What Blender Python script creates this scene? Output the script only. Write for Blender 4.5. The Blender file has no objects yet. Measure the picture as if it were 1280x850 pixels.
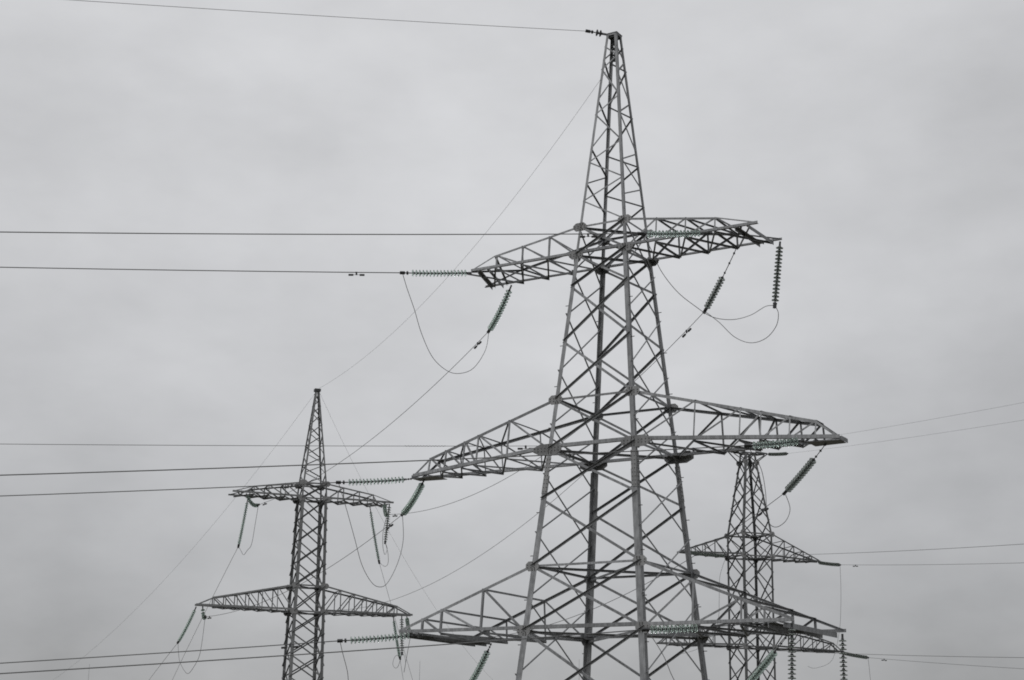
import bpy, math, random
from mathutils import Vector, Matrix
random.seed(7)
S = bpy.context.scene
COL = S.collection
R = math.radians

# ------------------------------------------------------------------ camera
HC = 6.6                                   # lens height: 1.6 m above the hillside the photographer stands on
FPX, PIT, ROLL = 1939.12, 0.2638, -0.0184  # focal length in pixels of a 1280 wide frame
cam = bpy.data.cameras.new('camera')
cam.sensor_width = 36.0
cam.lens = 36.0 * FPX / 1280.0
cam.clip_start = 0.1
cam.clip_end = 20000
co = bpy.data.objects.new('camera', cam)
COL.objects.link(co)
cF = Vector((0, math.cos(PIT), math.sin(PIT)))
r0 = Vector((1, 0, 0)); u0 = Vector((0, -math.sin(PIT), math.cos(PIT)))
cR = math.cos(ROLL) * r0 - math.sin(ROLL) * u0
cU = math.sin(ROLL) * r0 + math.cos(ROLL) * u0
EYE = Vector((0, 0, HC))
m = Matrix((cR, cU, -cF)).transposed().to_4x4()
m.translation = EYE
co.matrix_world = m
S.camera = co

# ------------------------------------------------------------------ light
SUN_EL, SUN_AZ = R(48), R(205)             # azimuth clockwise from +Y: behind the camera, a little to the left
sun = bpy.data.lights.new('sun', 'SUN')
sun.energy = 1.1; sun.angle = R(35); sun.color = (1.0, 0.97, 0.93)
so = bpy.data.objects.new('sun', sun); COL.objects.link(so)
sd = Vector((math.sin(SUN_AZ) * math.cos(SUN_EL), math.cos(SUN_AZ) * math.cos(SUN_EL), math.sin(SUN_EL)))
so.rotation_euler = (-sd).to_track_quat('-Z', 'Y').to_euler()

W = bpy.data.worlds.new('World'); S.world = W; W.use_nodes = True
nt = W.node_tree; nt.nodes.clear()
def N(t, **k):
    n = nt.nodes.new(t)
    for a, v in k.items(): setattr(n, a, v)
    return n
def lk(a, b): nt.links.new(a, b)
def mth(op, a, b=None, c=None, clamp=False):
    n = N('ShaderNodeMath', operation=op); n.use_clamp = clamp
    for i, v in enumerate((a, b, c)):
        if v is None: continue
        if isinstance(v, (int, float)): n.inputs[i].default_value = v
        else: lk(v, n.inputs[i])
    return n.outputs[0]
out = N('ShaderNodeOutputWorld'); bg = N('ShaderNodeBackground'); bg.inputs['Strength'].default_value = 0.1
sky = N('ShaderNodeTexSky', sky_type='NISHITA'); sky.sun_disc = False
sky.sun_elevation = SUN_EL; sky.sun_rotation = SUN_AZ
tc = N('ShaderNodeTexCoord'); sep = N('ShaderNodeSeparateXYZ')
lk(tc.outputs['Generated'], sep.inputs[0])
dx, dy, dz = sep.outputs
# overcast deck: brighter towards the zenith and the sun's side, heavy cloud masses as soft lobes, slow streaks
def lobe(d, sharp):
    n = N('ShaderNodeVectorMath', operation='DOT_PRODUCT'); lk(tc.outputs['Generated'], n.inputs[0])
    n.inputs[1].default_value = Vector(d).normalized()
    return mth('POWER', mth('MAXIMUM', n.outputs['Value'], 0.0), sharp)
def pixdir(px, py):
    return (cF * FPX + cR * (px - 640) + cU * (425 - py)).normalized()
zc = mth('MINIMUM', mth('MAXIMUM', dz, 0.0), 0.6)
base = mth('MULTIPLY_ADD', zc, 0.395, 0.447)
base = mth('MULTIPLY_ADD', dx, -0.075, base)
base = mth('MULTIPLY_ADD', lobe(pixdir(1330, 610), 34), -0.058, base)
base = mth('MULTIPLY_ADD', lobe(pixdir(-60, 730), 60), -0.05, base)
base = mth('MULTIPLY_ADD', lobe((sd.x, sd.y, sd.z), 5), 0.30, base)
mp = N('ShaderNodeMapping'); mp.inputs['Scale'].default_value = (1, 1, 1.9)
lk(tc.outputs['Generated'], mp.inputs[0])
def noise(scale, detail, rough):
    n = N('ShaderNodeTexNoise'); n.inputs['Scale'].default_value = scale
    n.inputs['Detail'].default_value = detail; n.inputs['Roughness'].default_value = rough
    lk(mp.outputs[0], n.inputs['Vector']); return mth('SUBTRACT', n.outputs['Fac'], 0.5)
base = mth('MULTIPLY_ADD', lobe(pixdir(800, 420), 42), 0.112, base)
base = mth('MULTIPLY_ADD', lobe(pixdir(330, 500), 80), 0.022, base)
low = mth('MAXIMUM', mth('SUBTRACT', 0.22, zc), 0.0)
base = mth('MULTIPLY_ADD', low, -0.33, base)
base = mth('MULTIPLY_ADD', noise(4.0, 4, 0.5), 0.17, base)
base = mth("MULTIPLY_ADD", noise(9.0, 5, 0.5), 0.15, base)
base = mth('MULTIPLY_ADD', noise(21.0, 5, 0.55), 0.075, base)
cc = N('ShaderNodeCombineColor')
for i, t in enumerate((9.88, 9.94, 10.17)): lk(mth('MULTIPLY', base, t), cc.inputs[i])
mx = N('ShaderNodeMix', data_type='RGBA'); mx.inputs['Factor'].default_value = 0.97
lk(sky.outputs[0], mx.inputs['A']); lk(cc.outputs[0], mx.inputs['B'])
lk(mx.outputs['Result'], bg.inputs['Color']); lk(bg.outputs[0], out.inputs[0])

S.view_settings.view_transform = 'Standard'
S.view_settings.look = 'None'
S.view_settings.exposure = 0.0
S.view_settings.gamma = 1.0
S.view_settings.use_curve_mapping = False
S.render.film_transparent = False
S.cycles.filter_width = 1.8

# ------------------------------------------------------------------ materials
def mat(name, col, rough=0.5, metal=0.0, var=0.0, scale=6.0, trans=0.0, spec=0.5):
    mt = bpy.data.materials.new(name); mt.use_nodes = True
    t = mt.node_tree; b = t.nodes['Principled BSDF']
    b.inputs['Base Color'].default_value = (*col, 1); b.inputs['Roughness'].default_value = rough
    b.inputs['Metallic'].default_value = metal; b.inputs['Transmission Weight'].default_value = trans
    b.inputs['Specular IOR Level'].default_value = spec
    if var:
        c = t.nodes.new('ShaderNodeTexCoord')
        n = t.nodes.new('ShaderNodeTexNoise'); n.inputs['Scale'].default_value = scale; n.inputs['Detail'].default_value = 6
        n2 = t.nodes.new('ShaderNodeTexNoise'); n2.inputs['Scale'].default_value = scale * 0.11; n2.inputs['Detail'].default_value = 3
        t.links.new(c.outputs['Object'], n.inputs['Vector']); t.links.new(c.outputs['Object'], n2.inputs['Vector'])
        a = t.nodes.new('ShaderNodeMath'); a.operation = 'ADD'
        t.links.new(n.outputs['Fac'], a.inputs[0]); t.links.new(n2.outputs['Fac'], a.inputs[1])
        rp = t.nodes.new('ShaderNodeValToRGB')
        rp.color_ramp.elements[0].position = 0.30; rp.color_ramp.elements[1].position = 0.72
        rp.color_ramp.elements[0].color = (*[max(0, x * (1 - var)) for x in col], 1)
        rp.color_ramp.elements[1].color = (*[min(1, x * (1 + var)) for x in col], 1)
        h = t.nodes.new('ShaderNodeMath'); h.operation = 'MULTIPLY'; h.inputs[1].default_value = 0.5
        t.links.new(a.outputs[0], h.inputs[0]); t.links.new(h.outputs[0], rp.inputs[0])
        # tone differs a little from bar to bar, with faint runs down the steel
        oi = t.nodes.new('ShaderNodeObjectInfo'); mr = t.nodes.new('ShaderNodeMapRange')
        mr.inputs['To Min'].default_value = 1 - var * .6; mr.inputs['To Max'].default_value = 1 + var * .6
        t.links.new(oi.outputs['Random'], mr.inputs['Value'])
        mpn = t.nodes.new('ShaderNodeMapping'); mpn.inputs['Scale'].default_value = (9, 9, .7); t.links.new(c.outputs['Object'], mpn.inputs[0])
        n3 = t.nodes.new('ShaderNodeTexNoise'); n3.inputs['Scale'].default_value = 2.0; n3.inputs['Detail'].default_value = 4; t.links.new(mpn.outputs[0], n3.inputs['Vector'])
        m3 = t.nodes.new('ShaderNodeMapRange'); m3.inputs['From Min'].default_value = .35; m3.inputs['From Max'].default_value = .65
        m3.inputs['To Min'].default_value = 1 - var * .7; m3.inputs['To Max'].default_value = 1 + var * .3; t.links.new(n3.outputs['Fac'], m3.inputs['Value'])
        mm = t.nodes.new('ShaderNodeMath'); mm.operation = 'MULTIPLY'; t.links.new(mr.outputs[0], mm.inputs[0]); t.links.new(m3.outputs[0], mm.inputs[1])
        vm = t.nodes.new('ShaderNodeVectorMath'); vm.operation = 'SCALE'; t.links.new(rp.outputs[0], vm.inputs[0]); t.links.new(mm.outputs[0], vm.inputs['Scale'])
        t.links.new(vm.outputs[0], b.inputs['Base Color'])
        rr = t.nodes.new('ShaderNodeMapRange'); rr.inputs['To Min'].default_value = rough - 0.12; rr.inputs['To Max'].default_value = min(1, rough + 0.15)
        t.links.new(n.outputs['Fac'], rr.inputs['Value']); t.links.new(rr.outputs[0], b.inputs['Roughness'])
    return mt
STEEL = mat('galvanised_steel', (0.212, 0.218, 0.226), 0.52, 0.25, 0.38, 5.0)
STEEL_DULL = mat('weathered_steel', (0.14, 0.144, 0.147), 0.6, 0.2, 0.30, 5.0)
PLATE = mat('gusset_steel', (0.20, 0.203, 0.206), 0.6, 0.2, 0.25, 8.0)
BOLT = mat('dark_bolt', (0.05, 0.048, 0.046), 0.6, 0.4)
FITTING = mat('dark_fitting', (0.055, 0.057, 0.06), 0.55, 0.5)
WIRE = mat('aluminium_wire', (0.13, 0.132, 0.135), 0.6, 0.3)
THIN = mat('steel_ground_wire', (0.16, 0.16, 0.165), 0.6, 0.3)
STEEL_BACKLIT = mat('backlit_steel', (0.085, 0.088, 0.09), 0.6, 0.2, 0.30, 5.0)  # far tower only: its backlit shade is put into the base colour
GLASS = mat('green_glass', (0.77, 0.90, 0.845), 0.12, 0.0, trans=0.8)
SMOKE = mat('grey_glass', (0.33, 0.37, 0.345), 0.15, 0.0, trans=0.72)
BLACK = mat('black_rubber', (0.02, 0.02, 0.021), 0.6)
CONC = mat('concrete', (0.32, 0.31, 0.29), 0.9, 0, 0.15, 3)
GRASS = mat('meadow_ground', (0.085, 0.08, 0.058), 0.95, 0, 0.35, 0.4)

# ------------------------------------------------------------------ mesh helpers
class MB:
    def __init__(s): s.v = []; s.f = []; s.mi = []
    def add(s, vs, fs, k=0):
        o = len(s.v); s.v += [tuple(x) for x in vs]
        s.f += [[i + o for i in f] for f in fs]; s.mi += [k] * len(fs)
    def prism(s, ring, p, q, k=0):
        """ring: list of offset vectors; extruded from p to q"""
        n = len(ring)
        vs = [p + r for r in ring] + [q + r for r in ring]
        fs = [[i, (i + 1) % n, n + (i + 1) % n, n + i] for i in range(n)]
        fs += [list(range(n))[::-1], [n + i for i in range(n)]]
        s.add(vs, fs, k)
    def angle(s, p, q, w, t, u, n, k=0):
        """steel L section from p to q; flanges along u and n"""
        p = Vector(p); q = Vector(q); ax = (q - p).normalized()
        u = Vector(u); u = (u - ax * u.dot(ax)).normalized()
        n = Vector(n); n = n - ax * n.dot(ax); n = (n - u * n.dot(u)).normalized()
        if ax.cross(u).dot(n) < 0:
            prof = [(0, 0), (0, w), (t, w), (t, t), (w, t), (w, 0)]
        else:
            prof = [(0, 0), (w, 0), (w, t), (t, t), (t, w), (0, w)]
        s.prism([u * a + n * b for a, b in prof], p, q, k)
    def box(s, c, x, y, z, k=0):
        c = Vector(c); x = Vector(x); y = Vector(y); z = Vector(z)
        vs = [c + x * a + y * b + z * d for d in (-1, 1) for b in (-1, 1) for a in (-1, 1)]
        s.add(vs, [[0, 2, 3, 1], [4, 5, 7, 6], [0, 1, 5, 4], [2, 6, 7, 3], [0, 4, 6, 2], [1, 3, 7, 5]], k)
    def plate(s, c, u, v, n, poly, t, k=0):
        c = Vector(c); ring = [Vector(u) * a + Vector(v) * b for a, b in poly]
        s.prism(ring, c - Vector(n) * t / 2, c + Vector(n) * t / 2, k)
    def rod(s, p, q, r, k=0, seg=6):
        p = Vector(p); q = Vector(q); a = (q - p).normalized()
        x = a.orthogonal().normalized(); y = a.cross(x)
        s.prism([x * math.cos(2 * math.pi * i / seg) * r + y * math.sin(2 * math.pi * i / seg) * r for i in range(seg)], p, q, k)
    def tube(s, pts, r, k=0, seg=6):
        pts = [Vector(p) for p in pts]; n = len(pts); vs = []
        t = (pts[1] - pts[0]).normalized(); x = t.orthogonal().normalized()
        for i, p in enumerate(pts):
            t = (pts[min(i + 1, n - 1)] - pts[max(i - 1, 0)]).normalized()
            x = (x - t * x.dot(t)).normalized(); y = t.cross(x)
            for j in range(seg):
                a = 2 * math.pi * j / seg
                vs.append(p + x * math.cos(a) * r + y * math.sin(a) * r)
        fs = [[i * seg + j, i * seg + (j + 1) % seg, (i + 1) * seg + (j + 1) % seg, (i + 1) * seg + j] for i in range(n - 1) for j in range(seg)]
        fs += [list(range(seg))[::-1], [(n - 1) * seg + j for j in range(seg)]]
        s.add(vs, fs, k)
    def lathe(s, prof, ks, seg=14):
        """prof: (r, z) list about Z; ks: material of each band"""
        o = len(s.v); m_ = len(prof)
        for r, z in prof:
            for j in range(seg):
                a = 2 * math.pi * j / seg; s.v.append((r * math.cos(a), r * math.sin(a), z))
        for i in range(m_ - 1):
            for j in range(seg):
                s.f.append([o + i * seg + j, o + i * seg + (j + 1) % seg, o + (i + 1) * seg + (j + 1) % seg, o + (i + 1) * seg + j]); s.mi.append(ks[i])
        s.f.append([o + j for j in range(seg)][::-1]); s.mi.append(ks[0])
        s.f.append([o + (m_ - 1) * seg + j for j in range(seg)]); s.mi.append(ks[-1])
    def mesh(s, name, mats):
        me = bpy.data.meshes.new(name); me.from_pydata(s.v, [], s.f)
        for m_ in (mats if isinstance(mats, (list, tuple)) else [mats]): me.materials.append(m_)
        me.polygons.foreach_set('material_index', s.mi); me.update()
        return me
    def build(s, name, mats, parent=None, loc=None, smooth=False):
        me = s.mesh(name, mats)
        if smooth: me.polygons.foreach_set('use_smooth', [True] * len(me.polygons))
        o = bpy.data.objects.new(name, me); COL.objects.link(o)
        if parent: o.parent = parent
        if loc is not None: o.location = loc
        return o
def tag(o, label, cat, group=None):
    o['label'] = label; o['category'] = cat
    if group: o['group'] = group
    return o
def empty(name, loc, rz=0.0):
    o = bpy.data.objects.new(name, None); COL.objects.link(o); o.empty_display_size = 0.3
    o.location = loc; o.rotation_euler = (0, 0, rz); return o

# ------------------------------------------------------------------ ground
def ground_h(x, y):
    d = math.hypot(x, y); t = min(1, max(0, (26 - d) / 18)); h = 5.0 * t * t * (3 - 2 * t)
    if d > 60:
        f = min(1, (d - 60) / 300); h += f * (0.8 * math.sin(x * 0.011 + 1) + 0.8 * math.sin(y * 0.009 - x * 0.004))
    return h
g = MB(); RS = [0, 4, 8, 12, 16, 20, 26, 34, 45, 60, 80, 110, 150, 210, 300, 430, 620, 900, 1300, 2000, 3200, 5000]; NS = 48
for r in RS:
    for j in range(NS):
        a = 2 * math.pi * j / NS; x = r * math.cos(a); y = r * math.sin(a); g.v.append((x, y, ground_h(x, y)))
for i in range(len(RS) - 1):
    for j in range(NS):
        if i == 0: g.f.append([j + NS, (j + 1) % NS + NS, 0])
        else: g.f.append([i * NS + j, (i + 1) * NS + j, (i + 1) * NS + (j + 1) % NS, i * NS + (j + 1) % NS])
        g.mi.append(0)
go = g.build('ground', GRASS, smooth=True); go['kind'] = 'structure'

# ------------------------------------------------------------------ lattice towers
V = Vector
CORN = {'A': (-1, -1), 'B': (1, -1), 'C': (-1, 1), 'D': (1, 1)}
FACES = {'near': ('A', 'B', V((0, 1, 0))), 'far': ('C', 'D', V((0, -1, 0))), 'left': ('A', 'C', V((1, 0, 0))), 'right': ('B', 'D', V((-1, 0, 0)))}

class Tower:
    def __init__(s, name, label, X, Y, yaw, prof, group, fine, sizes, cat='power pylon'):
        s.prof = sorted(prof); s.fine = fine; s.sz = sizes
        s.root = empty(name, (X, Y, 0), yaw); tag(s.root, label, cat, group)
        s.M = Matrix.Translation((X, Y, 0)) @ Matrix.Rotation(yaw, 4, 'Z')
        s.jit = 0; s.bag = {}; s.arms = {}
    def w(s, z):
        p = s.prof
        for (z0, w0), (z1, w1) in zip(p, p[1:]):
            if z <= z1: return w0 + (w1 - w0) * (z - z0) / (z1 - z0)
        return p[-1][1]
    def leg(s, c, z):
        sx, sy = CORN[c]; w = s.w(z); return V((sx * w, sy * w, z))
    def P(s, a, b, z): return s.M @ V((a, b, z))
    def member(s, part, p, q, w, t, u, n, m_, key=None, parent=None):
        """one steel angle: its own part on the near tower, merged by key on the small far ones"""
        s.jit = (s.jit + 1) % 7; j = (s.jit - 3) * 0.0011
        nn = V(n).normalized() * j
        p = V(p) + nn; q = V(q) + nn
        if s.fine:
            b = MB(); b.angle(p, q, w, t, u, n); return b.build(part, m_, parent or s.root)
        b = s.bag.setdefault((key or part), (MB(), m_, parent or s.root))[0]; b.angle(p, q, w, t, u, n)
    def flush(s):
        for k, (b, m_, par) in s.bag.items(): b.build(k.split('|')[0], m_, par)
        s.bag = {}
    def legs(s, secs, stubs=()):
        for c, (sx, sy) in CORN.items():
            b = MB()
            for z0, z1, w in secs:
                cuts = [z0] + [z for z, _ in s.prof if z0 + .05 < z < z1 - .05] + [z1]
                for za, zb_ in zip(cuts, cuts[1:]):
                    b.angle(s.leg(c, za), s.leg(c, zb_), w, w * 0.085, (-sx, 0, 0), (0, -sy, 0))
            lo = b.build('leg', s.sz['steel'], s.root)
            f = MB(); pt = s.leg(c, secs[0][0])
            f.box(pt + V((0, 0, 0.05)), (0.35, 0, 0), (0, 0.35, 0), (0, 0, 0.35)); f.build('footing', CONC, s.root)
            if s.fine:
                # splice plates with bolt rows where the leg section changes
                for z in s.sz['splices']:
                    for (uu, nn) in (((-sx, 0, 0), (0, sy, 0)), ((0, -sy, 0), (sx, 0, 0))):
                        ctr = s.leg(c, z); d = (s.leg(c, z + 0.5) - s.leg(c, z - 0.5)).normalized()
                        u = V(uu); n = V(nn); wv = 0.19
                        pb = MB(); pb.plate(ctr + u * wv / 2 + n * 0.012, u, d, n, [(-wv / 2 + .005, -.62), (wv / 2 - .01, -.62), (wv / 2 - .01, .62), (-wv / 2 + .005, .62)], 0.014)
                        for i in range(9):
                            for side in (-0.045, 0.05):
                                h = ctr + u * (wv / 2 + side) + d * (-0.55 + i * 0.137); pb.rod(h + n * 0.015, h + n * 0.034, 0.015, 1)
                        pb.build('splice_plate', [PLATE, BOLT], lo)
                for z in stubs:
                    pb = MB(); p = s.leg(c, z); n = V((sx, 0, 0)) if c in 'AC' else V((0, sy, 0)) * 0 + V((sx, 0, 0))
                    pb.rod(p - n * 0.02 + V((0, -sy * .05, 0)), p + n * 0.13 + V((0, -sy * .05, 0)), 0.013); pb.build('step_bolt', BOLT, lo)
    def xface(s, face, zs, w, inner=0.0, k=''):
        c0, c1, n = FACES[face]
        for z0, z1 in zip(zs, zs[1:]):
            a0, a1, b0, b1 = s.leg(c0, z0), s.leg(c0, z1), s.leg(c1, z0), s.leg(c1, z1)
            up = V((0, 0, 1))
            o = n if face in ('far', 'left') else -n      # this bar has its outstanding leg on the far side of the face from its partner
            s.member('diagonal_brace', a0 + n * 0.004 + o * .012, b1 + n * 0.004 + o * .012, w, w * .1, -up, o, s.sz['steel'], 'face_bracing|' + face)
            s.member('diagonal_brace', b0 - o * .012, a1 - o * .012, w, w * .1, -up, -o, s.sz['steel'], 'face_bracing|' + face)
    def zig(s, face, seq, w, flip):
        c0, c1, n = FACES[face]
        for i, (z0, z1) in enumerate(zip(seq, seq[1:])):
            a, b = (c0, c1) if (i + flip) % 2 == 0 else (c1, c0)
            s.member('lacing_bar', s.leg(a, z0) + n * 0.005, s.leg(b, z1) + n * 0.005, w, w * .12, V((0, 0, -1)), n, s.sz['steel'], 'peak_lacing|' + face)
    def ring(s, z, w, faces=('near', 'far', 'left', 'right')):
        for f in faces:
            c0, c1, n = FACES[f]
            s.member('horizontal_strut', s.leg(c0, z) + n * 0.03, s.leg(c1, z) + n * 0.03, w, w * .1, V((0, 0, -1)), n, s.sz['steel'], 'horizontal_frame|%.2f' % z)
    def plan(s, z, w):
        for a, b, o in (('A', 'D', 0), ('B', 'C', -0.02)):
            s.member('diaphragm_brace', s.leg(a, z + o - .05), s.leg(b, z + o - .05), w, w * .1, V((1, 0, 0)), V((0, 0, -1)), s.sz['steel'], 'horizontal_frame|%.2f' % z)
    def gusset(s, c, face, z, du0, du1, hv, bolts=True):
        """plate on the outside of a face at a leg; u runs from c towards the other leg"""
        c0, c1, n = FACES[face]; oth = c1 if c == c0 else c0
        p = s.leg(c, z); u = (s.leg(oth, z) - p).normalized(); v = V((0, 0, 1))
        b = MB(); ch = min(du1, hv) * 0.45
        poly = [(-du0, -hv * .35), (-du0 * .55, -hv), (du1 * .62, -hv), (du1, -hv * .35), (du1, hv * .35), (du1 * .62, hv * .9), (-du0 * .55, hv * .9), (-du0, hv * .35)]; p = p - V((0, 0, .04))
        b.plate(p - n * 0.012, u, v, n, poly, 0.014)
        if bolts:
            for i in range(int((du0 + du1) / .13)):
                x = -du0 + .07 + i * .13
                for y in (-hv * .3, hv * .18):
                    h = p + u * x + v * y - n * 0.018; b.rod(h, h - n * 0.02, 0.017, 1)
            for y in (-.8, -.55, .45, .7):
                for x in (.03, .12):
                    h = p + u * x + v * y * hv - n * 0.018; b.rod(h, h - n * 0.02, 0.017, 1)
        b.build('gusset_plate', [PLATE, BOLT], s.root)
    def flat_plate(s, c, z, ax, by):
        sx, sy = CORN[c]; p = s.leg(c, z)
        b = MB(); b.plate(p + V((0, 0, -.03)), V((sx, 0, 0)), V((0, -sy, 0)), V((0, 0, 1)), [(-ax * .8, -.02), (ax, -.02), (ax, by * .25), (ax * .3, by), (-ax * .4, by), (-ax * .8, by * .4)], 0.014)
        b.build('gusset_plate', PLATE, s.root)
    def arm(s, key, side, zb, zt, tip, bt, zbt, te, bte, zte, nodes, style, ws, tipn=None, tipf=None):
        """box truss crossarm: tip = length of the bottom chords, te = end of the top chords"""
        wb, wt = s.w(zb), s.w(zt); wc, wd, wp = ws; mt = s.sz['steel']
        tips = {-1: tipn or tip, 0: tip, 1: tipf or tip}
        def bot(a, sy):
            f = (a - wb) / (tips[sy] - wb); return V((side * a, sy * (wb + (bt - wb) * f), zb + (zbt - zb) * f))
        def top(a, sy):
            f = (a - wt) / (te - wt); return V((side * a, sy * (wt + (bte - wt) * f), zt + (zte - zt) * f))
        s.arms[key] = (bot, top)
        dn = V((0, 0, -1)); up = V((0, 0, 1)); k = 'crossarm_truss|' + key
        # the crossarm itself: tip plate and plan bracing; chords, posts and diagonals below it
        e0, e1 = bot(tips[-1], -1), bot(tips[1], 1)
        par = None
        if s.fine:
            b = MB(); tw = 0.16 if style == 'L' else 0.12
            mid0, mid1 = bot(tips[-1] - .12, -1), bot(tips[1] - .12, 1)
            if bt < .6:
                b.plate((e0 + e1) / 2 + V((-side * .3, 0, -.05)), V((side, 0, 0)), V((0, 1, 0)), V((0, 0, 1)), [(-.75, -bt * 1.35), (.3, -bt), (.3, bt), (-.75, bt * 1.35)], .016)
                b.plate((e0 + e1) / 2 + V((side * .05, 0, 0)), V((0, 1, 0)), V((0, 0, 1)), V((side, 0, 0)), [(-bt, -.06), (bt, -.06), (bt, .07), (-bt, .07)], .016)
            else:
                q0, q1 = (bot(tips[-1] - .3, -1), bot(tips[1] - .3, 1))
                b.angle(q0 + V((0, 0, -.01)), q1 + V((0, 0, -.01)), tw, tw * .1, V((-side, 0, 0)), dn)
                b.angle(q0 + V((-side * .5, 0, -.012)), q1 + V((-side * .5, 0, -.012)), tw, tw * .1, V((side, 0, 0)), dn)
            par = b.build('crossarm', mt, s.root)
        for sy in (-1, 1):
            inw = V((0, -sy, 0))
            s.member('bottom_chord', bot(wb, sy), bot(tips[sy], sy), wc, wc * .1, up, inw, mt, k, par)
            s.member('top_chord', top(wt, sy), top(te, sy), wc * .85, wc * .085, dn, inw, mt, k, par)
            prev = bot(wb, sy)
            for i, a in enumerate(nodes):
                tp, bp = top(min(a, te), sy), bot(a, sy)
                if (tp - bp).length > .12: s.member('post', bp + inw * .012, tp + inw * .012, wp, wp * .12, V((side, 0, 0)), inw, mt, k, par)
                s.member('diagonal_bar', prev + inw * .02, tp + inw * .02, wd, wd * .12, dn, inw, mt, k, par)
                prev = bp
            if style == 'T':
                s.member('tie_rod', top(te, sy), bot(tips[sy] - .05, sy) + up * .06, .045, .006, dn, inw, mt, k, par)
                s.member('diagonal_bar', top(te, sy), bot((te + tips[sy]) / 2 + .15, -sy), wd, wd * .12, dn, inw, mt, k, par)
            elif style == 'M':
                s.member('diagonal_bar', top(te, sy), bot(tips[sy], sy) + up * .05, wd * 1.25, wd * .12, dn, inw, mt, k, par)
        # ties between the two trusses, plan bracing below
        allb = [wb] + list(nodes) + ([tip - .3] if style != 'M' else [])
        for i, a in enumerate(nodes):
            if (top(a, -1) - top(a, 1)).length > .25:
                s.member('tie_bar', top(min(a, te), -1), top(min(a, te), 1), wp, wp * .12, dn, V((side, 0, 0)), mt, k, par)
                if s.fine and i and style != 'L': s.member('tie_bar', top(nodes[i - 1], -1), top(min(a, te), 1), wp, wp * .12, dn, V((side, 0, 0)), mt, k, par)
            s.member('tie_bar', bot(a, -1) + dn * .02, bot(a, 1) + dn * .02, wd, wd * .12, dn, V((side, 0, 0)), mt, k, par)
        for i, (a0, a1) in enumerate(zip(allb, allb[1:])):
            if a1 - a0 < .3: continue
            s.member('plan_brace', bot(a0, -1) + dn * .03, bot(a1, 1) + dn * .03, wd, wd * .12, V((side, 0, 0)), dn, mt, k, par)
            s.member('plan_brace', bot(a0, 1) + dn * .045, bot(a1, -1) + dn * .045, wd, wd * .12, V((side, 0, 0)), dn, mt, k, par)
    def chords(s, z, w):
        for f in ('near', 'far'):
            c0, c1, n = FACES[f]
            s.member('horizontal_strut', s.leg(c0, z) - n * 0.001, s.leg(c1, z) - n * 0.001, w, w * .1, V((0, 0, 1)), n, s.sz['steel'], 'horizontal_frame|%.2f' % z)

# ---- the near tower
Z = lambda z: z + HC
zP, zT2, zT1, zM2, zM1, zL2, zL1 = [Z(z) for z in (25.64, 18.125, 17.082, 11.844, 10.12, 6.178, 4.082)]
slope = (2.1855 - 1.633) / (zM1 - zL1)
T1 = Tower('transmission_tower', 'nearest and largest grey lattice steel pylon, with three pairs of crossarms', 3.5268, 51.8578, -0.5477,
           [(0.0, 2.1855 + slope * zL1), (zL1, 2.1855), (zM1, 1.633), (zT1, 0.9875), (zP, 0.1993)], 'lattice power pylons', True,
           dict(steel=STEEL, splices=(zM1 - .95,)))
T1.legs([(0.25, zM1 - .95, .205), (zM1 - .95, zT1 + .1, .145), (zT1 + .1, zP - .05, .095)],
        [zT1 - 1.9 - i * 1.45 for i in range(10)])
n0 = [0.4, 3.4, Z(-1.9), Z(1.25), zL1]
mainz = n0 + [zL2, Z(8.42), zM1, zM2, Z(13.9), Z(15.9), zT1]
for f in ('near', 'far'):
    T1.xface(f, mainz, .078); T1.xface(f, [zT1, zT2], .078)
sidez = [(a + b) / 2 for a, b in zip(mainz, mainz[1:])] + [zT2]
for f in ('left', 'right'): T1.xface(f, sidez, .058)
pz = [zT2, 25.69, 26.37, 27.18, 27.83, 29.04, 29.66, 30.84, 31.3, 31.75]
T1.zig('near', [zT2] + [z for z in pz[1:]], .05, 1)
T1.zig('far', [zT2] + [z for z in pz[1:]], .05, 0)
T1.zig('left', [25.69, 26.35, 27.05, 27.7, 28.95, 29.6, 30.6, 31.2, 31.7], .05, 1)
T1.zig('right', [25.69, 26.35, 27.05, 27.7, 28.95, 29.6, 30.6, 31.2, 31.7], .05, 0)
for z, w in ((zT2, .07), (zM2, .075), (zL2, .075)): T1.ring(z, w)
for z in (zT1, zM1, zL1): T1.ring(z, .08, ('left', 'right')); T1.chords(z, .12 if z != zT1 else .1)
for z in (zT2, zT1, zM1, zL2, zL1): T1.plan(z, .08)
AN = (2.07, 3.17, 4.25)
for sd_, nm, tn, tf in ((-1, 'L', 5.33, 5.94), (1, 'R', 5.80, 5.87)):
    T1.arm('T' + nm, sd_, zT1, zT2, 5.8, .9875, zT1, 4.35, .95, zT1 + .46, AN, 'T', (.088, .062, .052), tn, tf)
    T1.arm('M' + nm, sd_, zM1, zM2, 8.07, .30, zM1 - .28, 7.3, .33, zM1 + .36, (3.5, 4.95, 5.6, 6.5, 7.3), 'M', (.118, .055, .05))
    T1.arm('L' + nm, sd_, zL1, zL2, 7.1, 2.1855, zL1, 7.1, 2.1855, zL1 + .1, (3.8, 5.4, 6.15), 'L', (.105, .065, .07), 7.1, 7.1 if sd_ < 0 else 7.18)
for c in 'ABCD':
    f = 'near' if c in 'AB' else 'far'
    T1.gusset(c, f, zT2, .25, .27, .16); T1.gusset(c, f, zT1, .26, .3, .16)
    T1.gusset(c, f, zM2, .25, .28, .17); T1.gusset(c, f, zM1, .58, .52, .2)
    T1.gusset(c, f, zL2, .22, .27, .17); T1.gusset(c, f, zL1, .22, .28, .19)
    T1.flat_plate(c, zT1, .3, .3); T1.flat_plate(c, zM1, .5, .42); T1.flat_plate(c, zL1, .36, .36)
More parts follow.
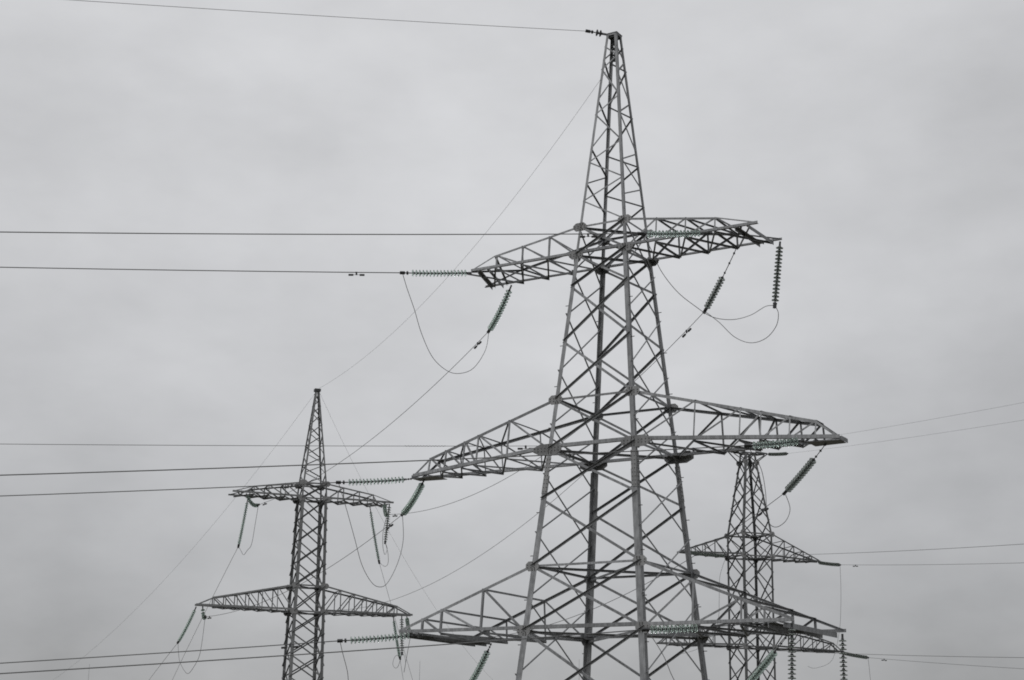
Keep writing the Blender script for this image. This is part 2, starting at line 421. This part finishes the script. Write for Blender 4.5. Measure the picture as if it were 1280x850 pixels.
for zz in (zM1, zL1, zT1):
    for f in ('right', 'left'):
        for c in FACES[f][:2]: T1.gusset(c, f, zz - .02, .0, .38, .18, False)
# peak cap: thin top plate on an angle frame, dark wire bracket below it
b = MB(); w = T1.w(zP)
b.box((0, 0, zP - .01), (w + .03, 0, 0), (0, w + .03, 0), (0, 0, .010))
for a0, a1, n_ in (((-1, -1), (1, -1), (0, 1, 0)), ((-1, 1), (1, 1), (0, -1, 0)), ((-1, -1), (-1, 1), (1, 0, 0)), ((1, -1), (1, 1), (-1, 0, 0))):
    w_ = w + .012
    b.angle(V((a0[0] * w_, a0[1] * w_, zP - .023)), V((a1[0] * w_, a1[1] * w_, zP - .023)), .07, .008, V((0, 0, -1)), V(n_))
pc = b.build('peak_cap', STEEL, T1.root)
b = MB(); b.box((0, 0, zP - .14), (w * .85, 0, 0), (0, w * .85, 0), (0, 0, .02)); b.box((0, 0, zP - .2), (.05, 0, 0), (0, .05, 0), (0, 0, .07)); b.build('wire_bracket', FITTING, pc)

# ---- the middle distance tower
q = dict(zP=19.837, zT2=14.482, zT1=13.641, zM2=8.888, zM1=7.5, zL2=2.9, zL1=1.45)
q = {k: Z(v) for k, v in q.items()}
T2 = Tower('transmission_tower', 'slim grey lattice steel pylon standing further off at the left', -10.89, 85.0, 0.34,
           [(0, 1.12), (q['zM1'], .85), (q['zM2'], .814), (q['zT1'], .711), (q['zT2'], .66), (q['zP'], .1)], 'lattice power pylons', False,
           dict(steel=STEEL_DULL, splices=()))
T2.legs([(.25, q['zT1'], .16), (q['zT1'], q['zP'] - .1, .085)])
def lin(a, b, n): return [a + (b - a) * i / n for i in range(n + 1)]
tz = lin(.4, q['zL1'], 5)[:-1] + [q['zL1'], q['zL2']] + lin(q['zL2'], q['zM1'], 4)[1:] + [q['zM2']] + lin(q['zM2'], q['zT1'], 4)[1:] + [q['zT2']]
for f in ('near', 'far'): T2.xface(f, tz, .075)
tzs = [(a + b) / 2 for a, b in zip(tz, tz[1:])]
for f in ('left', 'right'): T2.xface(f, tzs, .055)
pz2 = [q['zT2'] + (q['zP'] - q['zT2']) * t for t in (0, .1, .2, .3, .41, .52, .63, .74, .83, .9, .96)]
for f, fl in (('near', 1), ('far', 0), ('left', 0), ('right', 1)): T2.zig(f, pz2, .05, fl)
for k in ('zT2', 'zT1', 'zM2', 'zM1', 'zL2', 'zL1'): T2.ring(q[k], .08); T2.plan(q[k], .06)
for sd_, nm in ((-1, 'L'), (1, 'R')):
    T2.arm('T' + nm, sd_, q['zT1'], q['zT2'], 4.49, .71, q['zT1'], 3.3, .66, q['zT1'] + .42, (1.6, 2.5, 3.3), 'T', (.09, .065, .055))
    T2.arm('M' + nm, sd_, q['zM1'], q['zM2'], 5.95, .22, q['zM1'] + .05, 5.0, .28, q['zM1'] + .55, (1.7, 2.5, 3.2, 3.8, 4.4, 5.0), 'M', (.1, .05, .05))
    T2.arm('L' + nm, sd_, q['zL1'], q['zL2'], 4.6, .6, q['zL1'], 4.6, .6, q['zL1'] + .1, (1.9, 2.8, 3.6), 'L', (.1, .06, .05))
for c in 'ABCD':
    f = 'near' if c in 'AB' else 'far'
    for k in ('zT1', 'zM1', 'zM2', 'zT2'): T2.gusset(c, f, q[k], .2, .24, .16, False)
    T2.flat_plate(c, q['zM1'], .34, .3); T2.flat_plate(c, q['zT1'], .3, .3)
b = MB(); b.box((0, 0, q['zP'] - .02), (.17, 0, 0), (0, .17, 0), (0, 0, .07)); b.build('peak_cap', FITTING, T2.root)
T2.flush()

# ---- the far tower
r = dict(zC=22.0, zP=21.283, zM2=15.995, zM1=14.377, zL2=9.75, zL1=8.0, zB2=3.4, zB1=1.7)
r = {k: Z(v) for k, v in r.items()}
T3 = Tower('transmission_tower', 'dark far lattice steel pylon with flat top behind the nearest pylon\'s right arms', 17.437, 112.0, 0.366,
           [(0, 1.2), (r['zM1'], 1.19), (r['zM2'], 1.19), (r['zP'], .48), (r['zC'], .42)], 'lattice power pylons', False,
           dict(steel=STEEL_BACKLIT, splices=()))
T3.legs([(.25, r['zC'], .15)])
tz = lin(.4, r['zB1'], 4)[:-1] + [r['zB1'], r['zB2']] + lin(r['zB2'], r['zL1'], 2)[1:] + [r['zL2']] + lin(r['zL2'], r['zM1'], 2)[1:] + [r['zM2']] + [r['zM2'] + 2.0, r['zM2'] + 3.6, r['zP'], r['zC']]
for f in ('near', 'far'): T3.xface(f, tz, .085)
tzs = [(a + b) / 2 for a, b in zip(tz, tz[1:])]
for f in ('left', 'right'): T3.xface(f, tzs, .07)
for k in ('zC', 'zM2', 'zM1', 'zL2', 'zL1', 'zB2', 'zB1'): T3.ring(r[k], .1); T3.plan(r[k], .08)
for sd_, nm in ((-1, 'L'), (1, 'R')):
    T3.arm('C' + nm, sd_, r['zC'], r['zC'] + .02, 1.55, .2, r['zC'], 1.55, .2, r['zC'] + .06, (.9,), 'L', (.09, .05, .05))
    T3.arm('M' + nm, sd_, r['zM1'], r['zM2'], 5.75, .25, r['zM1'] - .05, 5.6, .25, r['zM1'] + .12, (2.3, 3.2, 4.1, 4.9), 'M', (.11, .06, .055))
    T3.arm('L' + nm, sd_, r['zL1'], r['zL2'], 7.39, .25, r['zL1'] - .1, 6.6, .25, r['zL1'] + .55, (2.4, 3.5, 4.6, 5.6, 6.6), 'M', (.11, .06, .055))
    T3.arm('B' + nm, sd_, r['zB1'], r['zB2'], 5.75, .25, r['zB1'], 5.6, .25, r['zB1'] + .12, (2.3, 3.2, 4.1, 4.9), 'M', (.11, .06, .055))
    for sy in (-1, 1):   # struts from the legs up to the small head arm
        T3.member('head_strut', V((sd_ * .5, sy * .48, r['zP'] + .02)), V((sd_ * 1.5, sy * .2, r['zC'])), .06, .008, V((0, 0, -1)), V((0, -sy, 0)), STEEL_BACKLIT, 'head_frame')
for c in 'ABCD':
    f = 'near' if c in 'AB' else 'far'
    for k in ('zM2', 'zM1', 'zL1', 'zP'): T3.gusset(c, f, r[k], .2, .22, .2, False)
T3.flush()

# ------------------------------------------------------------------ line geometry helpers
def ray(px, py): return cF * FPX + cR * (px - 640) + cU * (425 - py)
def at(px, py, D):
    """point at distance D (metres along +Y) in the direction of a pixel of the 1280 x 850 frame"""
    d = ray(px, py); return EYE + d * (D / d.y)
def on_plane(px, py, P, h):
    """where the line of sight meets the vertical plane through P along the horizontal direction h"""
    n = V((-h[1], h[0], 0)); d = ray(px, py); return EYE + d * ((P - EYE).dot(n) / d.dot(n))
def hdir(P, Q):
    v = Q - P; v.z = 0; return v.normalized()
def sagpts(P, Q, sag, n=40):
    return [P.lerp(Q, i / n) + V((0, 0, -4 * sag * (i / n) * (1 - i / n))) for i in range(n + 1)]
def sag_through(P, Q, px, py):
    h = hdir(P, Q); X = on_plane(px, py, P, h); t = (X - P).dot(h) / max(1e-6, V((Q - P)).dot(h))
    return (P.z + (Q.z - P.z) * t - X.z) / (4 * t * (1 - t))
def spline(pts, n=8):
    out_ = []; P = [pts[0]] + list(pts) + [pts[-1]]
    for i in range(1, len(P) - 2):
        p0, p1, p2, p3 = P[i - 1:i + 3]
        for j in range(n):
            t = j / n
            out_.append(0.5 * ((2 * p1) + (p2 - p0) * t + (2 * p0 - 5 * p1 + 4 * p2 - p3) * t * t + (3 * p1 - p0 - 3 * p2 + p3) * t ** 3))
    out_.append(pts[-1]); return out_
def cable(name, pts, rad, m_, label, cat, group=None):
    b = MB(); o = pts[0].copy(); b.tube([p - o for p in pts], rad, 0, 6)
    ob = b.build(name, m_, None, o, True); return tag(ob, label, cat, group)
G_LINE, G_JUMP, G_STR, G_DAMP, G_GW = 'overhead conductors', 'jumper loops', 'insulator strings', 'vibration dampers on the wires', 'overhead ground wires'
RC = 0.0165
def span(P, Q, sag, label, rad=None, name='overhead_conductor', m_=None, group=G_LINE, cat='power line', n=40):
    pts = sagpts(P, Q, sag, n); cable(name, pts, rad or RC, m_ or WIRE, label, cat, group); return pts
def long_span(P, h, S, px, py, label, rad=None, name='overhead_conductor', m_=None, group=G_LINE, cat='power line', rise=0.0):
    """span of length S leaving P along h; the sag is set by one sighting"""
    h = V((h[0], h[1], 0)).normalized(); X = on_plane(px, py, P, h); s_ = (X - P).dot(h); t = s_ / S
    sag = (P.z + rise * t - X.z) / (4 * t * (1 - t))
    print('SPAN', label, 's=%.1f sag=%.2f' % (s_, sag))
    Q = P + h * S + V((0, 0, rise))
    return span(P, Q, sag, label, rad, name, m_, group, cat, 90)
def jumper(P, pix, Q, label, rad=.0115):
    """loop from P to Q; the points between are sighted, their distance runs evenly from P's to Q's"""
    L_ = [0]; pp = pix
    n = len(pix) + 1
    pts = [P] + [at(x, y, P.y + (Q.y - P.y) * (i + 1) / n) for i, (x, y) in enumerate(pix)] + [Q]
    return cable('jumper_cable', spline(pts), rad, WIRE, label, 'jumper cable', G_JUMP)

# glass cap-and-pin disc, axis +Z from cap to pin
def disc_mesh():
    b = MB()
    b.lathe([(.018, 0), (.042, .004), (.048, .03), (.05, .052)], [0, 0, 0])
    b.lathe([(.05, .05), (.093, .058), (.12, .074), (.126, .088), (.12, .092), (.112, .082), (.1, .098), (.09, .08), (.076, .096), (.066, .078), (.03, .08)], [1] * 10, 18)
    b.lathe([(.03, .078), (.016, .09), (.013, .15)], [0, 0])
    me = b.mesh('insulator_disc', [FITTING, GLASS]); me.polygons.foreach_set('use_smooth', [True] * len(me.polygons)); return me
DISC = disc_mesh()
MID = mat('aged_green_glass', (0.52, 0.635, 0.575), 0.14, 0.0, trans=0.75)
MIDDISC = DISC.copy(); MIDDISC.materials[1] = MID
SMOKEDISC = DISC.copy(); SMOKEDISC.materials[1] = SMOKE
DARKDISC = DISC.copy(); DARKDISC.materials[1] = BLACK
def string(P, Q, f0, f1, label, sag=0.0, fine=True, disc=DISC, n=None, girth=1.0):
    """insulator string from P (steelwork) to Q (wire clamp); discs between fractions f0 and f1"""
    root = empty('insulator_string', P); tag(root, label, 'insulator', G_STR)
    pts = sagpts(P, Q, sag, 60); Ltot = sum((b - a).length for a, b in zip(pts, pts[1:]))
    def C(t):
        x = min(59.999, max(0, t * 60)); i = int(x); return pts[i].lerp(pts[i + 1], x - i)
    n = n or max(2, int(round((f1 - f0) * Ltot / .129)))
    merged = MB()
    for i in range(n):
        a = C(f0 + (f1 - f0) * i / n); b_ = C(f0 + (f1 - f0) * (i + 1) / n); d = (b_ - a).normalized()
        rot = d.to_track_quat('Z', 'Y')
        if fine:
            o = bpy.data.objects.new('insulator_disc', disc); COL.objects.link(o); o.parent = root
            o.location = a - P; o.rotation_euler = rot.to_euler()
        else:
            Mx = Matrix.Translation(a - P) @ rot.to_matrix().to_4x4(); off = len(merged.v)
            merged.v += [tuple(Mx @ V((v.co.x * girth, v.co.y * girth, v.co.z))) for v in disc.vertices]
            for p in disc.polygons: merged.f.append([off + k for k in p.vertices]); merged.mi.append(p.material_index)
    if not fine: merged.build('insulator_discs', list(disc.materials), root, None, True)
    k = MB(); k.tube([C(f0 * i / 6) - P for i in range(7)], .014)
    for t in (.15, .5, .85):
        c = C(f0 * t) - P; k.box(c, (.03, 0, 0), (0, .03, 0), (0, 0, .03))
    k.build('link_fitting', FITTING, root)
    k = MB(); k.tube([C(f1 + (1 - f1) * i / 6) - P for i in range(7)], .02)
    e = C(1.0) - P; d = (C(1.0) - C(.97)).normalized(); x = d.orthogonal().normalized(); y = d.cross(x)
    c2 = C(f1 + (1 - f1) * .45) - P; k.box(c2, x * .05, y * .05, d * .03); k.box(e, x * .035, y * .05, d * .09)
    k.build('tension_clamp', FITTING, root)
    return root
def damper(pts, px, label, big=1.0):
    """two weights on a short rod clamped under a wire, at the point of the wire nearest pixel column px"""
    best = None
    for a, b in zip(pts, pts[1:]):
        for j in range(20):
            p = a.lerp(b, j / 20); d = p - EYE; u = 640 + FPX * d.dot(cR) / d.dot(cF)
            if best is None or abs(u - px) < best[0]: best = (abs(u - px), p, (b - a).normalized())
    _, p, d = best
    root = empty('vibration_damper', p); tag(root, label, 'wire damper', G_DAMP)
    dn = V((0, 0, -1)); dn = (dn - d * dn.dot(d)).normalized(); s_ = dn.cross(d)
    k = MB(); k.box(dn * .04, d * .03, dn * .06, s_ * .018); k.rod(dn * .09 - d * .2, dn * .09 + d * .2, .007); k.build('clamp', FITTING, root)
    for sg in (-1, 1):
        k = MB(); c = dn * .095 + d * .2 * sg
        k.rod(c - d * .085, c + d * .085, .036 * big, 0, 10); k.build('weight', BLACK, root)
    return root

# ------------------------------------------------------------------ near tower: strings and wires to the left
H1 = V((-.967, -.256, 0))
tl, tr = T1.arms['TL'], T1.arms['TR']; ml, mr = T1.arms['ML'], T1.arms['MR']; ll, lr = T1.arms['LL'], T1.arms['LR']
def w1(v): return T1.M @ v
DN = V((0, 0, -.06))
def left_string(P, qx, qy, f0, f1, label, sag):
    Q = on_plane(qx, qy, P, H1); string(P, Q, f0, f1, label, sag); return Q
P = w1(tl[0](5.30, -1)) + DN
QLT = left_string(P, 503, 341, .06, .87, 'glass insulator string pulling left off the nearest pylon\'s upper left arm tip', .02)
P = w1(ml[0](8.1, -1)) + DN
QLM = left_string(P, 423, 603, .1, .87, 'glass insulator string pulling left off the nearest pylon\'s middle left arm tip', .03)
P = w1(ll[0](6.15, -1)) + DN
QLB = left_string(P, 425, 801, .14, .88, 'glass insulator string pulling left off the nearest pylon\'s lowest left arm', .03)
P = w1(tr[0](4.2, -1)) + DN
QRT = left_string(P, 800, 292, .16, .9, 'pale glass insulator string lying across the nearest pylon\'s upper right arm', .03)
P = w1(mr[0](7.0, -1)) + DN
QRM = left_string(P, 934, 557, .1, .9, 'pale glass insulator string along the nearest pylon\'s middle right arm, above the far pylon', .03)
P = w1(lr[0](5.4, -1)) + DN
QRB = left_string(P, 806, 787, .44, .94, 'pale glass insulator string lying across the nearest pylon\'s lowest right arm', .03)
S1 = 230
wLT = long_span(QLT, H1, S1, 0, 334, 'wire running left from the nearest pylon\'s upper left arm, second highest thick one')
wRT = long_span(QRT, H1, S1, 0, 290, 'wire running left behind the nearest pylon\'s upper body from its upper right arm')
wLM = long_span(QLM, H1, S1, 0, 620, 'wire from the nearest pylon\'s middle left arm, crossing the slim pylon\'s upper arm')
wRM = long_span(QRM, H1, S1, 0, 594, 'thick wire running left from the nearest pylon\'s middle right arm, through its body')
wLB = long_span(QLB, H1, S1, 0, 829, 'upper of the two low wires crossing the slim pylon\'s legs')
wRB = long_span(QRB, H1, S1, 0, 842, 'lower of the two low wires crossing the slim pylon\'s legs')
damper(wLT, 444, 'black twin-weight damper on the wire left of the nearest pylon\'s upper left arm')
damper(wRT, 735, 'black damper inside the nearest pylon\'s body at its upper arms')
damper(wLM, 367, 'black damper on the wire crossing the slim pylon below its peak')
damper(wRM, 868, 'black damper beside the right leg of the nearest pylon at its middle arm')
damper(wLB, 361, 'black damper on the low wire where it crosses the slim pylon\'s legs')
damper(wRB, 729, 'black damper behind the nearest pylon\'s far leg at its lowest arm')

# ------------------------------------------------------------------ slim tower: strings towards the near tower
def w2(v): return T2.M @ v
t2 = T2.arms
def s2(P, Q, label, sag=.15, f0=.08, f1=.92): string(P, Q, f0, f1, label, sag, False, MIDDISC, None, .85); return Q
aLT = s2(w2(t2['TL'][0](3.75, -1)) + DN, at(323, 631, 82.3), 'bent glass insulator string under the slim pylon\'s upper left arm, seen end on', .25)
aLM = s2(w2(t2['ML'][0](5.6, -1)) + DN, at(256.5, 771, 82.3), 'bent glass insulator string under the slim pylon\'s lower left arm tip, seen end on', .25)
aRT = s2(w2(t2['TR'][0](3.95, -1)) + DN, at(484, 643, 80.9), 'bent glass insulator string under the slim pylon\'s upper right arm, seen end on', .25)
aRM = s2(w2(t2['MR'][0](5.6, -1)) + DN, at(514, 791, 80.7), 'bent glass insulator string under the slim pylon\'s lower right arm tip, seen end on', .25)
# strings of the near tower pulling towards the slim one
def s1(P, qx, qy, T, f0, f1, label, sag=.12, disc=MIDDISC):
    Q = on_plane(qx, qy, P, hdir(P, T))
    L_ = (Q - P).length
    if not 1.8 < L_ < 5: print('STRING LENGTH', label, L_); Q = at(qx, qy, P.y + 2.6)
    string(P, Q, f0, f1, label, sag, True, disc); return Q
bLT = s1(w1(tl[0](4.8, 1)) + DN, 611, 414, aLT, .08, .93, 'dark green insulator string hanging slantwise below the nearest pylon\'s upper left arm')
bLM = s1(w1(ml[0](7.75, 0.0)) + DN, 503, 643, aLM, .1, .93, 'dark green insulator string hanging slantwise from the nearest pylon\'s middle left arm tip')
bLB = s1(w1(ll[0](6.1, 1)) + DN, 579, 868, at(247, 905, 83), .12, .93, 'dark green insulator string hanging slantwise below the nearest pylon\'s lowest left arm')
bRT = s1(w1(tr[0](4.2, 1)) + DN, 881, 389, aRT, .42, .93, 'dark insulator string on a long link slanting below the nearest pylon\'s upper right arm', .05, SMOKEDISC)
bRM = s1(w1(mr[0](7.55, 0.0)) + DN, 981, 616, aRM, .3, .93, 'dark insulator string on a long link slanting below the nearest pylon\'s middle right arm', .05, SMOKEDISC)
bRB = s1(w1(lr[0](5.2, 1)) + DN, 925, 866, at(512, 900, 82), .25, .95, 'thick insulator string slanting down at the bottom edge, under the nearest pylon\'s lowest right arm', .05)
RC = 0.0115
LBL = 'wire slanting from the nearest pylon\'s %s to the slim pylon\'s %s'
wA = span(bLT, aLT, sag_through(bLT, aLT, 500, 520), LBL % ('upper left arm', 'upper left arm'))
wB = span(bLM, aLM, sag_through(bLM, aLM, 412, 709), LBL % ('middle left arm', 'lower left arm'))
wC = span(bRT, aRT, sag_through(bRT, aRT, 648, 589), LBL % ('upper right arm', 'upper right arm'))
wD = span(bRM, aRM, sag_through(bRM, aRM, 742, 761), LBL % ('middle right arm', 'lower right arm'))
wE = span(bLB, w2(t2['LL'][0](4.5, -1)), .5, 'wire leaving the bottom edge from the nearest pylon\'s lowest left insulator')
wF = span(bRB, w2(t2['LR'][0](4.5, -1)), .5, 'wire leaving the bottom edge from the nearest pylon\'s lowest right insulator')
damper(wA, 597, 'black damper on the slanting wire below the nearest pylon\'s upper left arm', 1.1)
damper(wB, 487, 'black damper on the slanting wire beside the slim pylon\'s upper right arm', 1.1)
damper(wC, 858, 'black damper on the slanting wire below the nearest pylon\'s upper right arm', 1.1)
damper(wD, 953, 'black damper on the slanting wire in front of the far pylon\'s head', 1.1)
damper(wA, 331, 'small damper beside the bent insulator under the slim pylon\'s upper left arm')
damper(wB, 262, 'small damper beside the bent insulator under the slim pylon\'s lower left arm')
damper(wC, 494, 'small damper beside the bent insulator under the slim pylon\'s upper right arm')

# hanging strings that hold the jumpers clear of the right arms
def hang(P, qx, qy, label, dy=0.0, fine=True, f0=.06, f1=.94):
    Q = at(qx, qy, P.y + dy); string(P, Q, f0, f1, label, 0, fine, SMOKEDISC); return Q
hRT = hang(w1(tr[0](5.8, 1)) + DN, 968.5, 382, 'dark insulator string hanging straight down from the nearest pylon\'s upper right arm tip')
hRB = hang(w1(lr[0](7.05, 1)) + DN, 1056, 878, 'rightmost dark insulator string hanging from the nearest pylon\'s lowest right arm')
hRN = hang(w1(lr[0](7.05, -1)) + DN, 990, 872, 'dark insulator string under the nearest pylon\'s lowest right arm, in front of far pylon')
# jumpers
JL = 'cable loop hanging below the nearest pylon\'s %s'
jumper(QLT, [(509, 361), (518, 387), (527, 417), (541, 447), (560, 464), (577, 466.5), (593, 459), (607, 437)], bLT, JL % 'upper left arm')
jumper(QLM, [(433, 636), (443, 672), (452, 705), (463, 726), (473, 733.5), (484, 729), (497, 704), (504, 675)], bLM, JL % 'middle left arm, in front of slim pylon')
jumper(QLB, [(428, 815), (434, 838), (440, 868), (470, 915), (520, 925), (560, 900)], bLB, 'cable dropping off the bottom edge beside the slim pylon')
jumper(QRT, [(812, 308), (826, 338), (846, 364), (868, 382), (890, 396), (915, 399.5), (938, 394), (957, 383)], hRT, 'cable drooping from the nearest pylon\'s upper right arm to its hanging insulator')
jumper(hRT, [(973, 392), (970, 408), (957, 423), (938, 428.5), (918, 421), (899, 403)], bRT, 'cable loop between the hanging and the slanting insulator of the upper right arm')
jumper(QRM, [(943, 571), (952, 588), (957, 616), (958.5, 645), (963, 656), (972, 658.5), (983, 650), (987.5, 635)], bRM, JL % 'middle right arm, over the far pylon\'s head')
jumper(QRB, [(816, 798), (830, 821), (846, 855), (880, 890), (940, 895)], hRN, 'cable curving down past the nearest pylon\'s front leg at the bottom edge')
jumper(hRN, [(985, 890), (960, 892)], bRB, 'cable joining two insulators below the bottom edge')

# ------------------------------------------------------------------ ground wires and the fibre cable
top1 = T1.P(0, 0, zP)
P = T1.P(-.22, -.2, zP - .02); Q = on_plane(735, 39, P, H1)
string(P, Q, .2, .58, 'pair of black discs beside the very top of the nearest pylon', 0, True, DARKDISC, 2)
long_span(Q, H1, S1, 90, 0, 'thin wire running left off the very top of the nearest pylon', .009, 'ground_wire', THIN, G_GW)
pk = T1.P(0, .02, zP - .5); top2 = T2.P(0, 0, q['zP'])
b = at(762, 72, 53.0)
string(T1.P(0, .05, zP - .22), T1.P(-.12, .25, zP - .85), .1, .6, 'black insulator hanging inside the very top of the nearest pylon', 0, True, DARKDISC, 2)
GW = 'thin faint wire %s'
E0 = T1.P(-.12, .25, zP - .85); E1 = top2 + V((0, 0, .04))
span(E0, E1, sag_through(E0, E1, 575, 329), GW % 'slanting between the tops of the nearest and the slim pylon', .0055, 'ground_wire', THIN, G_GW)
# from the slim tower on to the substation below the frame
gl = at(20, 878, 128)
span(top2, gl, sag_through(top2, gl, 250, 675), GW % 'falling left from the top of the slim pylon', .0055, 'ground_wire', THIN, G_GW)
gr = at(660, 885, 126)
span(T2.P(.15, .1, q['zP'] - .1), gr, sag_through(top2, gr, 500, 690), GW % 'falling right from the top of the slim pylon', .0055, 'ground_wire', THIN, G_GW)
# fibre cable along the near tower's body
F0 = T1.P(-1.66, .3, zM1 + .42)
wf = long_span(F0, H1, S1, 0, 555, 'thin level cable running left from the nearest pylon\'s left leg at its middle arm', .009, 'fibre_cable', WIRE, None, 'cable')
damper(wf, 655, 'black damper beside the left leg of the nearest pylon, inside its middle arm')
F1 = T1.P(-1.5, 1.66, zM1 + .1); F2 = T2.P(.9, -.6, q['zM1'] + .1)
span(F1, F2, sag_through(F1, F2, 649, 660), 'thin cable sagging from the nearest pylon\'s far leg to the slim pylon\'s body', .009, 'fibre_cable', WIRE, None, 'cable')
# spiral damper on the fibre cable
pts = [p for p in wf]
def near_px(px): return min((p.lerp(p2, j / 20) for p, p2 in zip(pts, pts[1:]) for j in range(20)), key=lambda v: abs(640 + FPX * (v - EYE).dot(cR) / (v - EYE).dot(cF) - px))
a = near_px(557); e = near_px(508); k = MB(); sp = []
for i in range(121):
    p = a.lerp(e, i / 120); sp.append(p - a + V((0, math.cos(i * .7) * .018, math.sin(i * .7) * .018)))
k.tube(sp, .004, 0, 5); tag(k.build('spiral_damper', THIN, None, a, True), 'faint spiral wound on the thin cable left of the nearest pylon\'s middle arm', 'wire damper')

# ------------------------------------------------------------------ slim tower: outgoing strings, wires, jumpers
def outg(P, q1, d1, q2, d2, la, lb, sag=.12, thr=None):
    Q = at(*q1, P.y + d1); string(P, Q, .08, .93, la, sag, False, MIDDISC, None, .72)
    E_ = at(*q2, d2); span(Q, E_, sag_through(Q, E_, *thr) if thr else .3, lb, .011); return Q
cLT = outg(w2(t2['TL'][0](3.4, 1)) + DN, (298, 683), 2.0, (196, 892), 126, 'long pale insulator string slanting below the slim pylon\'s upper left arm', 'wire falling steeply left from the slim pylon\'s upper left insulator', .1, (255, 768))
cLM = outg(w2(t2['ML'][0](5.9, 0)) + DN, (222.5, 803), 2.0, (160, 885), 124, 'long pale insulator string slanting off the tip of the slim pylon\'s lower left arm', 'wire falling left from the slim pylon\'s lower left insulator', .1, (190, 845))
cRT = outg(w2(t2['TR'][0](3.5, 1)) + DN, (474, 703), 2.2, (528, 892), 124, 'long dark insulator string below the slim pylon\'s upper right arm', 'wire falling steeply from the slim pylon\'s upper right insulator', .1, (500, 795))
cRM = outg(w2(t2['MR'][0](5.0, 1)) + DN, (500, 823), 2.2, (513, 890), 124, 'long dark insulator string below the tip of the slim pylon\'s lower right arm', 'wire falling from the slim pylon\'s lower right insulator', .1)
jumper(aLT, [(319, 655), (314.5, 680), (309, 688), (304.5, 693.5), (301, 688)], cLT, 'narrow cable loop under the slim pylon\'s upper left arm', .012)
jumper(aLM, [(252, 806), (248, 823), (240, 837), (234.5, 842), (229, 836), (224, 824)], cLM, 'narrow cable loop under the tip of the slim pylon\'s lower left arm', .012)
hRT2 = hang(w2(t2['TR'][0](4.25, -1)) + DN, 481.5, 678, 'short insulator string hanging straight under the slim pylon\'s upper right arm tip', 0, False)
jumper(aRT, [(479, 664), (478.5, 682), (481, 693), (484, 686)], hRT2, 'small cable curl beside the hanging insulator of the slim pylon\'s upper right arm', .012)
jumper(hRT2, [(485, 692), (485, 704), (481, 708)], cRT, 'small cable hook under the slim pylon\'s upper right arm', .012)
hRM2 = hang(w2(t2['MR'][0](5.3, -1)) + DN, 502.5, 817, 'short insulator string hanging straight under the slim pylon\'s lower right arm tip', 0, False)
jumper(aRM, [(510, 812), (506, 835), (505, 840), (507, 828), (505, 819)], hRM2, 'small cable twist below the slim pylon\'s lower right arm', .012)
jumper(hRM2, [(498, 832), (494, 835), (491, 830), (493, 822), (497, 819)], cRM, 'small round cable curl at the end of the slim pylon\'s lower right insulator', .012)

# ------------------------------------------------------------------ far tower: strings and wires to the right
H3 = V((.35, -.94, 0)); t3 = T3.arms
def w3(v): return T3.M @ v
def s3(P, qx, qy, f0, f1, label):
    Q = on_plane(qx, qy, P, H3); L_ = (Q - P).length
    print('T3 string', label, round(L_, 2)); string(P, Q, f0, f1, label, .03, False, SMOKEDISC); return Q
dCR = s3(w3(t3['CR'][0](1.5, -1)), 984, 567, .1, .95, 'small insulator string beside the flat top of the far pylon')
dMR = s3(w3(t3['MR'][0](5.7, 0)), 1050, 706, .05, .95, 'slim pale insulator string off the tip of the far pylon\'s upper right arm')
dLR = s3(w3(t3['LR'][0](7.35, 0)), 1085, 822, .05, .95, 'slim pale insulator string off the tip of the far pylon\'s lower right arm')
dML = s3(w3(t3['ML'][0](5.2, -1)), 908, 695, .05, .95, 'slim insulator string along the far pylon\'s upper left arm')
dCL = w3(t3['CL'][0](1.5, -1)); dLL = w3(t3['LL'][0](7.3, -1))
S3 = 210
def far_span(P, px, py, label, rise=0): return long_span(P, H3, S3, px, py, label, .006 if 'faint' in label else .0115, rise=rise)
far_span(dCR, 1280, 525, 'lower of the two faint wires rising to the right edge', -1)
long_span(dCL, H3, S3, 1280, 503, 'upper of the two faint wires rising to the right edge', .006, rise=-1)
wm = far_span(dMR, 1280, 703.5, 'level wire at the right, off the far pylon\'s upper right insulator')
far_span(dML, 1280, 680, 'upper of the two level wires at the right edge')
wl = far_span(dLR, 1280, 836, 'lowest wire at the right edge, off the far pylon\'s lower right insulator')
far_span(dLL, 1280, 822, 'second lowest wire at the right edge, near the bottom')
damper(wm, 1069, 'small damper on the level wire right of the far pylon\'s upper right arm')
damper(wl, 1105, 'small damper on the lowest wire right of the far pylon\'s lower right arm')
jumper(dMR, [(1051, 730), (1051, 760), (1049, 790), (1040, 825), (1020, 835)], w3(t3['MR'][0](5.4, 1)) + V((0, 3, -7.3)), 'thin cable hanging straight down right of the nearest pylon\'s lowest arm tip', .011)
jumper(dLR, [(1087, 840), (1088, 862), (1080, 890)], w3(t3['LR'][0](7.0, 1)) + V((0, 3, -3.6)), 'thin cable dropping off the bottom edge at the right', .011)
jumper(dML, [(900, 720), (899, 750), (898, 772), (890, 800), (870, 812)], w3(t3['ML'][0](5.0, 1)) + V((0, 3, -6.8)), 'thin cable hanging below the far pylon\'s upper left arm', .011)

# ------------------------------------------------------------------ lightning masts of the substation, just showing
for px, py, D, lab in ((525, 826, 138, 'thin bare mast tip at the bottom edge left of the nearest pylon'),
                       (724, 824, 142, 'thin bare mast tip at the bottom edge behind the nearest pylon\'s far leg'),
                       (112, 830, 140, 'thin bare mast tip at the bottom edge on the far left')):
    p = at(px, py, D); k = MB(); hgt = p.z
    k.lathe([(.16, 0), (.13, hgt * .4), (.06, hgt * .62), (.02, hgt * .7), (.009, hgt)], [0] * 4, 10)
    tag(k.build('lightning_mast', STEEL_DULL, None, (p.x, p.y, 0)), lab, 'mast', 'lightning masts of the substation')
